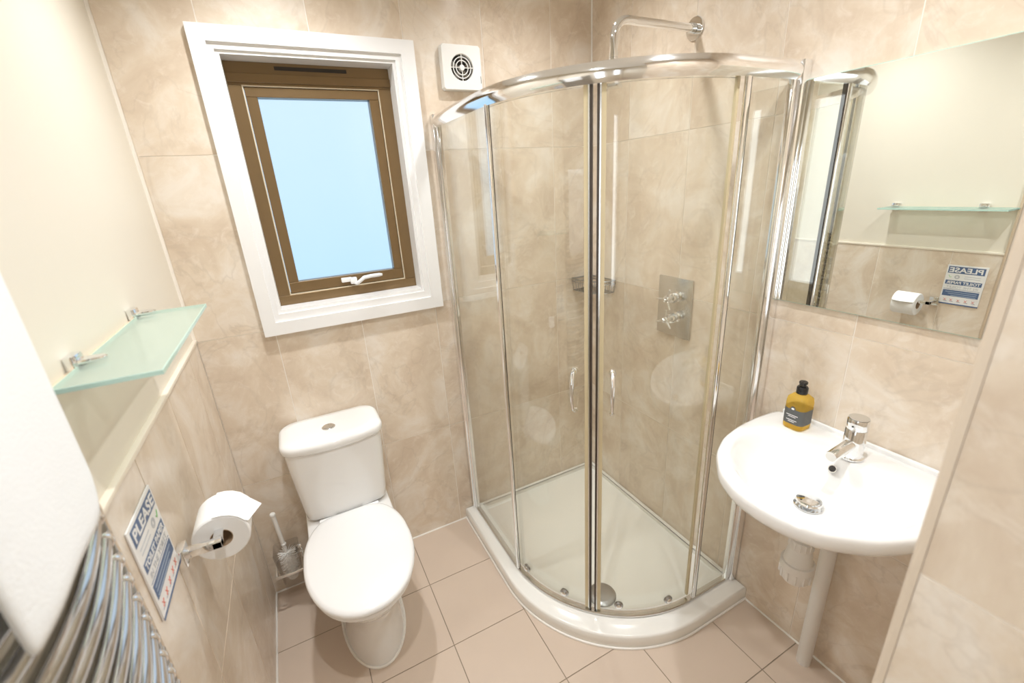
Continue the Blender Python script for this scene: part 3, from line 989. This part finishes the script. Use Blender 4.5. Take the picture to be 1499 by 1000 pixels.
for k, u in enumerate((0.022, 0.050, 0.078, 0.106, 0.130)):
    bm = B()
    c = (0.0046, SY0 + u, SZ0 + 0.024)
    tube(bm, [(c[0], c[1] - 0.005, c[2] - 0.006), (c[0], c[1] + 0.005, c[2] + 0.006)], 0.0009, 6)
    tube(bm, [(c[0], c[1] - 0.005, c[2] + 0.006), (c[0], c[1] + 0.005, c[2] - 0.006)], 0.0009, 6)
    obj('cross_mark', bm, 'sign_red', sg)
    sign_box('pictogram', u - 0.010, u + 0.003, 0.014, 0.018, 'sign_grey')

# ------------------------------------------------------------------ glass shelf
GZ = 1.362
gs = thing('glass_shelf', 'frosted green glass shelf on chrome brackets above the tiled half wall', 'shelf', (-0.009, -0.735, GZ))
bm = B(); box(bm, 0.006, 0.136, -0.984, -0.488, GZ - 0.004, GZ + 0.004, 0.001, 1)
gp = obj('glass', bm, 'shelf', gs, smooth=False)
bm = B()
for q in rect_minus((0.0055, 0.1365, -0.9845, -0.4875), (0.007, 0.135, -0.983, -0.489)):
    box(bm, q[0], q[1], q[2], q[3], GZ - 0.0035, GZ + 0.0035)
obj('polished_edge', bm, 'glass_edge', gp, smooth=False)
bm = B(); box(bm, -0.0095, 0.0056, -0.978, -0.494, GZ - 0.006, GZ - 0.003)
obj('back_gap_line', bm, 'tan_trim', gs)  # tan line drawn in the gap between glass and wall
for y in (-0.863, -0.513):
    bm = B()
    box(bm, -0.009, 0.007, y - 0.019, y + 0.019, GZ - 0.0165, GZ + 0.0215, 0.004)
    cl = [(0.002, y - 0.013), (0.020, y - 0.013), (0.036, y - 0.009), (0.042, y), (0.036, y + 0.009), (0.020, y + 0.013), (0.002, y + 0.013)]
    prism(bm, cl, GZ + 0.0045, GZ + 0.0125, bev=0.002)
    prism(bm, cl, GZ - 0.0145, GZ - 0.0045, bev=0.002)
    obj('bracket', bm, 'chrome', gs)

# ------------------------------------------------------------------ towel radiator and towel
RYA, RYB = -1.0035, -1.53
RXR = -0.002
rad = thing('towel_radiator', 'chrome ladder towel radiator with bowed bars on the left wall', 'radiator', (XR, -1.27, 0.28))
for y in (RYA, RYB):
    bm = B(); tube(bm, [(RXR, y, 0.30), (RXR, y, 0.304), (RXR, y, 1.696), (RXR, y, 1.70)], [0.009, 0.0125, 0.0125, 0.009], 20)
    obj('rail', bm, 'dark_chrome', rad)  # steel in shade, darkened through its material colour
zt = [1.1719 - 0.0418 * k for k in range(19)] + [1.2137 + 0.0418 * k for k in range(11)]
bar_me = None
for z in zt:
    if bar_me is None:
        bm = B()
        pts = []
        for i in range(25):
            u = i / 24
            y = RYA + (RYB - RYA) * u
            x = RXR + 0.004 + 0.042 * math.sin(PI * u)
            pts.append((x, y, z))
        tube(bm, pts, 0.0112, 14)
        o = obj('bar', bm, 'bar_chrome', rad, at=(RXR, RYA, z)); bar_me = o.data
        bm = B()
        lathe(bm, [(0.0112, 0.0), (0.0142, 0.002), (0.0148, 0.006), (0.0142, 0.010), (0.0112, 0.012)], (RXR + 0.0062, RYA - 0.0115, z), (0.22, -0.97, 0), 18)
        c = obj('collar', bm, 'chrome', o); col_me = c.data; col_loc = c.location.copy()
    else:
        o = bpy.data.objects.new('bar', bar_me); COL.objects.link(o); o.parent = rad
        o.location = Vector((RXR, RYA, z)) - rad.location
        c = bpy.data.objects.new('collar', col_me); COL.objects.link(c); c.parent = o; c.location = col_loc
for z in (0.45, 1.10, 1.60):
    bm = B(); tube(bm, [(XR, RYA, z), (RXR - 0.01, RYA, z)], 0.009, 12); lathe(bm, [(0.018, 0.0), (0.018, 0.006), (0.012, 0.010)], (XR, RYA, z), (1, 0, 0), 20)
    obj('wall_fixing', bm, 'chrome', rad)
    bm = B(); tube(bm, [(XR, RYB, z), (RXR - 0.01, RYB, z)], 0.009, 12); lathe(bm, [(0.018, 0.0), (0.018, 0.006), (0.012, 0.010)], (XR, RYB, z), (1, 0, 0), 20)
    obj('wall_fixing', bm, 'chrome', rad)

# towel: folded over the top bars, thick rounded sheet
def towel():
    TY0, TY1 = -1.325, -1.052
    ztop, zbot = 1.632, 1.222
    nu, nv = 30, 34
    outer, inner = [], []
    rnd = random.Random(5)
    bm = B()
    grid = []
    for i in range(nv + 1):
        v = i / nv                     # 0 at front hem ... 1 at back hem
        row = []
        for j in range(nu + 1):
            u = j / nu
            y = TY0 + (TY1 - TY0) * u
            bow = RXR + 0.004 + 0.042 * math.sin(PI * max(0.0, min(1.0, (y - RYA) / (RYB - RYA))))
            fold = 0.002 + 0.002 * math.sin(u * 9.0 + 0.6)
            if v < 0.47:
                t = v / 0.47
                z = zbot + (ztop - zbot) * t
                edge = min(u, 1 - u)
                x = bow + 0.0195 + fold
                z += 0.004 * math.sin(u * 5) * (1 - t)
                if u > 0.80 and t < 0.2:
                    z += 0.045 * ((u - 0.80) / 0.20) ** 1.7 * (1 - t / 0.2)
            elif v < 0.55:
                a = (v - 0.47) / 0.08 * PI
                x = bow + 0.0205 * math.cos(a) + fold * (1 - (v - 0.47) / 0.08); z = ztop + 0.0205 * math.sin(a)
            else:
                t = (v - 0.55) / 0.45
                z = ztop - (ztop - 1.36) * t; x = 0.016 + 0.0
                x = bow - 0.0205
            row.append((x, y, z))
        grid.append(row)
    vs = [[bm.verts.new(p) for p in r] for r in grid]
    for i in range(nv):
        for j in range(nu):
            bm.faces.new((vs[i][j], vs[i][j + 1], vs[i + 1][j + 1], vs[i + 1][j]))
    o = obj('towel', bm, 'towel', None, at=(0.05, -1.25, 1.25))
    md = o.modifiers.new('thick', 'SOLIDIFY'); md.thickness = 0.010; md.offset = 0
    md = o.modifiers.new('smooth', 'SUBSURF'); md.levels = 1; md.render_levels = 1
    return o
tag(towel(), 'thick white towel folded over the chrome radiator bars', 'towel')

# ------------------------------------------------------------------ extractor fan
fx, fz = 1.0575, 2.018
fn = thing('extractor_fan', 'square white extractor fan with round grille right of window', 'fan', (fx, 0.0, fz))
bm = B()
OUT = []
for k in range(64):
    a = 2 * PI * k / 64 + PI / 64
    m_ = (abs(math.cos(a)) ** 50 + abs(math.sin(a)) ** 50) ** (-1 / 50)
    OUT.append((fx + 0.0775 * m_ * math.cos(a), fz + 0.074 * m_ * math.sin(a)))
n_ = len(OUT)
ang = [math.atan2(z - fz, x - fx) for x, z in OUT]
def cyl(r): return [(fx + r * math.cos(a), fz + r * math.sin(a)) for a in ang]
loft(bm, [[(x, -0.001, z) for x, z in OUT], [(x, -0.026, z) for x, z in OUT],
          [(fx + (x - fx) * 0.98, -0.030, fz + (z - fz) * 0.98) for x, z in OUT],
          [(x, -0.030, z) for x, z in cyl(0.0455)], [(x, -0.028, z) for x, z in cyl(0.0435)], [(x, -0.012, z) for x, z in cyl(0.0435)]], True, True)
obj('housing', bm, 'plastic', fn, angle=30)
bm = B(); lathe(bm, [(0.0432, 0.0), (0.0432, 0.001)], (fx, -0.0125, fz), (0, -1, 0), 32)
obj('dark_recess', bm, 'dark_gap', fn)  # dark disc paints the shade behind the grille
bm = B()
for r in (0.0345, 0.0235):
    lathe(bm, [(r - 0.0014, 0), (r + 0.0014, 0), (r + 0.0014, 0.004), (r - 0.0014, 0.004), (r - 0.0014, 0)], (fx, -0.025, fz), (0, -1, 0), 40, (False, False))
for a in (0, PI / 2, PI, 3 * PI / 2):
    tube(bm, [(fx + 0.008 * math.cos(a), -0.027, fz + 0.008 * math.sin(a)), (fx + 0.0437 * math.cos(a), -0.027, fz + 0.0437 * math.sin(a))], 0.0016, 6)
obj('grille', bm, 'plastic', fn)
bm = B(); lathe(bm, [(0.0105, 0.0), (0.0105, 0.013), (0.009, 0.016), (0.001, 0.0165)], (fx, -0.014, fz), (0, -1, 0), 24)
obj('hub', bm, 'plastic', fn)
for k in range(5):
    a = 2 * PI * k / 5 + 0.3
    bm = B()
    loft(bm, [[(fx + r * math.cos(a + d), -0.016 - h, fz + r * math.sin(a + d)) for d, h in ((-0.28, 0.0), (0.28, 0.005), (0.28, 0.0062), (-0.28, 0.0012))] for r in (0.010, 0.025, 0.041)])
    obj('blade', bm, 'fan_blade', fn)
bm = B(); box(bm, fx + 0.0715, fx + 0.0732, -0.0308, -0.0300, fz - 0.050, fz - 0.026)
obj('badge', bm, 'dark_gap', fn)

# ================================================================== washbasin
SYC = -1.268
bs = thing('washbasin', 'white ceramic wall hung washbasin with curved front', 'basin', (W, SYC, 0.84))
half = [(0, 0.476), (0.065, 0.469), (0.135, 0.436), (0.200, 0.366), (0.238, 0.290), (0.258, 0.190), (0.262, 0.10), (0.258, 0.03), (0.255, 0.0)]
full = half + [(-u, v) for u, v in half[::-1][:-1]]
bowlh = [(0, 0.432), (0.06, 0.426), (0.122, 0.396), (0.176, 0.336), (0.208, 0.275), (0.219, 0.215), (0.206, 0.165), (0.160, 0.138), (0.08, 0.130), (0, 0.128)]
bowl = bowlh + [(-u, v) for u, v in bowlh[::-1][1:-1]]
def ray_poly(poly, cu, cv, a):
    dx, dy = math.cos(a), math.sin(a)
    best = 0
    for (x0, y0), (x1, y1) in zip(poly, poly[1:] + poly[:1]):
        ex, ey = x1 - x0, y1 - y0
        den = dx * ey - dy * ex
        if abs(den) < 1e-12: continue
        t = ((x0 - cu) * ey - (y0 - cv) * ex) / den
        s = ((x0 - cu) * dy - (y0 - cv) * dx) / den
        if -1e-9 <= s <= 1 + 1e-9 and t > best: best = t
    return best
NB = 96
cu, cv = 0.0, 0.246
AN = [2 * PI * k / NB for k in range(NB)]
def smooth_r(rs, it=3):
    for _ in range(it):
        rs = [(rs[i - 1] + 2 * rs[i] + rs[(i + 1) % NB]) / 4 for i in range(NB)]
    return rs
RO = [ray_poly(full, cu, cv, a) for a in AN]
RO = [r if math.sin(a) < -0.55 else s for r, s, a in zip(RO, smooth_r(RO, 2), AN)]
RB = smooth_r([ray_poly(bowl, cu, cv, a) for a in AN], 3)
def bring(fr, z):
    out = []
    for a, ro, rb in zip(AN, RO, RB):
        r = fr(ro, rb)
        v = cv + r * math.sin(a)
        zz = z(v) if callable(z) else z
        out.append((W - 0.0005 - max(v, 0.0), SYC + r * math.cos(a), zz))
    return out
def clampwall(k):
    # inset from the outline everywhere but along the wall
    return lambda ro, rb: ro * k
bm = B()
rings = [bring(lambda ro, rb: 0.030, 0.700), bring(lambda ro, rb: 0.040, 0.702), bring(lambda ro, rb: 0.34 * rb + 0.02, 0.716), bring(lambda ro, rb: 0.72 * rb, 0.740), bring(lambda ro, rb: rb * 0.94, 0.772),
         bring(lambda ro, rb: ro * 0.95, 0.802), bring(lambda ro, rb: ro * 0.992, 0.818), bring(lambda ro, rb: ro, 0.834), bring(lambda ro, rb: ro * 0.994, 0.847), bring(lambda ro, rb: ro * 0.978, 0.854),
         bring(lambda ro, rb: ro * 0.5 + rb * 0.5, 0.8565), bring(lambda ro, rb: rb * 1.03, 0.855), bring(lambda ro, rb: rb * 0.985, 0.850), bring(lambda ro, rb: rb * 0.94, 0.838), bring(lambda ro, rb: rb * 0.86, 0.812),
         bring(lambda ro, rb: rb * 0.74, 0.785), bring(lambda ro, rb: rb * 0.56, 0.766), bring(lambda ro, rb: rb * 0.36, 0.757), bring(lambda ro, rb: 0.036, 0.7525), bring(lambda ro, rb: 0.022, 0.749)]
loft(bm, rings)
obj('bowl', bm, 'ceramic', bs, angle=70, sub=1)
bm = B(); box(bm, W - 0.013, W - 0.0005, SYC - 0.250, SYC + 0.236, 0.846, 0.8655, 0.005, 3)
obj('upstand', bm, 'ceramic', bs)
# overflow
ovc = Vector((W - 0.148, SYC + 0.006, 0.826)); ovd = Vector((-0.80, 0, 0.60)).normalized()
bm = B(); lathe(bm, [(0.0085, 0.0), (0.0105, 0.0), (0.0105, 0.0016), (0.0085, 0.0016), (0.0085, 0.0)], ovc, ovd, 28, (False, False))
ov = obj('overflow_ring', bm, 'satin', bs)
bm = B(); lathe(bm, [(0.0087, 0.0), (0.0087, 0.0008)], ovc, ovd, 24)
obj('overflow_hole', bm, 'dark_gap', ov)  # shade in the hole painted as a near-black disc
# pop-up waste
wc = (W - 0.246, SYC, 0.7535)
bm = B(); lathe(bm, [(0.034, 0.0), (0.034, 0.002), (0.029, 0.003)], wc, n=36); obj('waste_flange', bm, 'chrome', bs)
bm = B(); lathe(bm, [(0.014, 0.0), (0.014, 0.008), (0.030, 0.011), (0.0315, 0.014), (0.029, 0.0175), (0.020, 0.0195), (0.001, 0.020)], wc, n=40)
obj('waste_plug', bm, 'chrome', bs)['label'] = 'domed chrome pop-up waste'

# mixer tap
TXX, TYY = W - 0.100, SYC - 0.008
tp = thing('basin_tap', 'chrome cylinder mixer tap on the washbasin deck', 'tap', (TXX, TYY, 0.857))
bm = B()
lathe(bm, [(0.029, 0.0), (0.029, 0.003), (0.0255, 0.005), (0.0245, 0.006), (0.0245, 0.083), (0.0235, 0.085)], (TXX, TYY, 0.857), n=40)
obj('body', bm, 'chrome', tp)
bm = B()
lathe(bm, [(0.0235, 0.0855), (0.0245, 0.087), (0.0245, 0.113), (0.0235, 0.1155), (0.001, 0.116)], (TXX, TYY, 0.857), n=40)
ld_ = obj('lever_cap', bm, 'chrome', tp)
bm = B()
lathe(bm, [(0.0225, 0.0), (0.0225, 0.0012), (0.001, 0.0013)], (TXX, TYY, 0.9731), n=36)
obj('cap_top', bm, 'satin', ld_)
bm = B(); lathe(bm, [(0.0025, 0.0), (0.0025, 0.0012)], (TXX - 0.0240, TYY, 0.955), (-1, 0, 0), 12)
obj('temperature_dot', bm, 'black', ld_)
bm = B()
s0 = Vector((TXX, TYY, 0.902)); sd = Vector((-0.93, 0.0, -0.10)).normalized()
tube(bm, [s0, s0 + sd * 0.03, s0 + sd * 0.099, s0 + sd * 0.102], [0.0135, 0.0145, 0.0145, 0.0135], 24)
obj('spout', bm, 'chrome', tp)
bm = B(); lathe(bm, [(0.0125, 0.0), (0.0125, 0.0015), (0.001, 0.002)], s0 + sd * 0.102, sd, 24)
obj('spout_end', bm, 'plastic', tp)

# soap bottle
bx, by, bz = W - 0.070, SYC + 0.157, 0.8572
sp = thing('soap_bottle', 'amber hand soap bottle with grey label and black pump', 'soap bottle', (bx, by, bz))
bm = B()
def sqr(h, z, k=0.55):
    return [(bx + x, by + y, bz + z) for x, y in rrect(-h, h, -h, h, h * k, 6)]
loft(bm, [sqr(0.026, 0.0), sqr(0.029, 0.003), sqr(0.030, 0.012), sqr(0.030, 0.085), sqr(0.028, 0.098), sqr(0.020, 0.107, 0.8), sqr(0.012, 0.110, 0.99), sqr(0.012, 0.114, 0.99)])
obj('bottle', bm, 'amber', sp, angle=60)
bm = B()
loft(bm, [sqr(0.0304, 0.018), sqr(0.0304, 0.066)], False, False)
lb = obj('label_band', bm, 'label_grey', sp, angle=60)
lb['label'] = 'dark grey wraparound label'
# label print facing the room: emblem and fine lines
dirf = Vector((-1, 0, 0))
for k, (zc, w) in enumerate(((0.046, 0.034), (0.041, 0.022), (0.030, 0.030), (0.025, 0.018))):
    bm = B(); box(bm, bx - 0.0310, bx - 0.0303, by - w / 2, by + w / 2, bz + zc, bz + zc + 0.0016)
    obj('label_print', bm, 'sign_white', sp, smooth=False)
bm = B(); lathe(bm, [(0.007, 0.0), (0.007, 0.0007)], (bx - 0.0303, by, bz + 0.068), (-1, 0, 0), 20)
obj('emblem_disc', bm, 'label_grey', sp)
bm = B(); prism(bm, [(-0.0042, -0.002), (0.0, -0.0034), (0.0042, -0.002), (0.0036, 0.0018), (0.0, 0.0030), (-0.0036, 0.0018)], 0.0310, 0.0316, lambda a, b, h: (bx - h, by + a, bz + 0.068 + b))
obj('emblem', bm, 'sign_white', sp, smooth=False)
for k in range(5):
    bm = B(); box(bm, bx - 0.006, bx + 0.002, by + 0.0303, by + 0.0309, bz + 0.024 + k * 0.008, bz + 0.029 + k * 0.008)
    obj('label_print', bm, 'sign_white', sp, smooth=False)
bm = B()
lathe(bm, [(0.0145, 0.0), (0.0150, 0.002), (0.0150, 0.019), (0.013, 0.022), (0.0085, 0.023), (0.0085, 0.029), (0.011, 0.031), (0.0115, 0.036), (0.010, 0.038)], (bx, by, bz + 0.111), n=24)
tube(bm, [(bx, by, bz + 0.1445), (bx - 0.016, by - 0.003, bz + 0.1455), (bx - 0.020, by - 0.004, bz + 0.143)], [0.006, 0.005, 0.004], 10)
obj('pump', bm, 'black', sp)

# trap and waste pipe
tx, ty = W - 0.240, SYC
tr = thing('bottle_trap', 'white plastic bottle trap and floor pipe under the washbasin', 'waste trap', (tx, ty, 0.0))
bm = B(); lathe(bm, [(0.019, 0.6995), (0.019, 0.610)], (tx, ty, 0), n=28); obj('tailpiece', bm, 'pipe', tr)
def ribbed_nut(name, prof, r, z0, z1, n, w):
    bm = B(); lathe(bm, prof, (tx, ty, 0), n=32)
    nut = obj(name, bm, 'pipe', tr)
    bm = B()
    for k in range(n):
        a = 2 * PI * k / n
        box(bm, tx + r * math.cos(a) - w, tx + r * math.cos(a) + w, ty + r * math.sin(a) - w, ty + r * math.sin(a) + w, z0, z1)
    obj('grip_ribs', bm, 'pipe', nut)['kind'] = 'stuff'
ribbed_nut('compression_nut', [(0.021, 0.640), (0.029, 0.638), (0.030, 0.612), (0.027, 0.608)], 0.0293, 0.614, 0.636, 14, 0.0018)
bm = B(); lathe(bm, [(0.027, 0.610), (0.031, 0.594), (0.036, 0.560), (0.036, 0.548)], (tx, ty, 0), n=32); obj('trap_body', bm, 'pipe', tr)
ribbed_nut('trap_cup', [(0.037, 0.562), (0.0415, 0.561), (0.0415, 0.538), (0.039, 0.536), (0.037, 0.505), (0.029, 0.494), (0.001, 0.492)], 0.0387, 0.508, 0.537, 12, 0.0026)
bm = B(); tube(bm, [(tx + 0.02, ty, 0.625), (tx + 0.09, ty, 0.626), (tx + 0.150, ty + 0.005, 0.626), (tx + 0.183, ty + 0.01, 0.617), (tx + 0.194, ty + 0.012, 0.595)], 0.0205, 20)
tube(bm, [(tx + 0.194, ty + 0.012, 0.61), (tx + 0.194, ty + 0.012, 0.30), (tx + 0.194, ty + 0.012, 0.0)], 0.0215, 24)
obj('waste_pipe', bm, 'pipe', tr)
bm = B(); lathe(bm, [(0.026, 0.0), (0.026, 0.022), (0.022, 0.026)], (tx + 0.075, ty, 0.626), (-1, 0, 0), 24)
obj('side_nut', bm, 'pipe', tr)
# supply pipe with a yellow-green earth wire under the bowl
ew = thing('earth_wire', 'yellow green earth wire looped under the washbasin', 'wire', (W - 0.15, SYC - 0.10, 0.70))
bm = B(); tube(bm, [(W - 0.27, SYC - 0.085, 0.700), (W - 0.25, SYC - 0.11, 0.690), (W - 0.225, SYC - 0.135, 0.694), (W - 0.17, SYC - 0.14, 0.698), (W - 0.003, SYC - 0.12, 0.690)], 0.0028, 8)
obj('sleeve', bm, 'wire_yellow', ew)
bm = B(); lathe(bm, [(0.012, 0.0), (0.012, 0.016), (0.008, 0.018)], (W - 0.255, SYC - 0.085, 0.692), (1, -0.3, 0), 16)
obj('clamp', bm, 'dark_gap', ew)

# ------------------------------------------------------------------ mirror
mi = thing('wall_mirror', 'frameless wall mirror with green polished edge above the washbasin', 'mirror', (W, -1.25, 1.2125))
MY0, MY1, MZ0, MZ1 = -1.56, -0.943, 1.2125, 1.815
bm = B(); box(bm, W - 0.007, W - 0.0005, MY0, MY1, MZ0, MZ1)
obj('edge', bm, 'glass_edge', mi, smooth=False)
bm = B(); box(bm, W - 0.0085, W - 0.0068, MY0 + 0.0015, MY1 - 0.0015, MZ0 + 0.0015, MZ1 - 0.0015)
obj('reflective_glass', bm, 'mirror', mi, smooth=False)
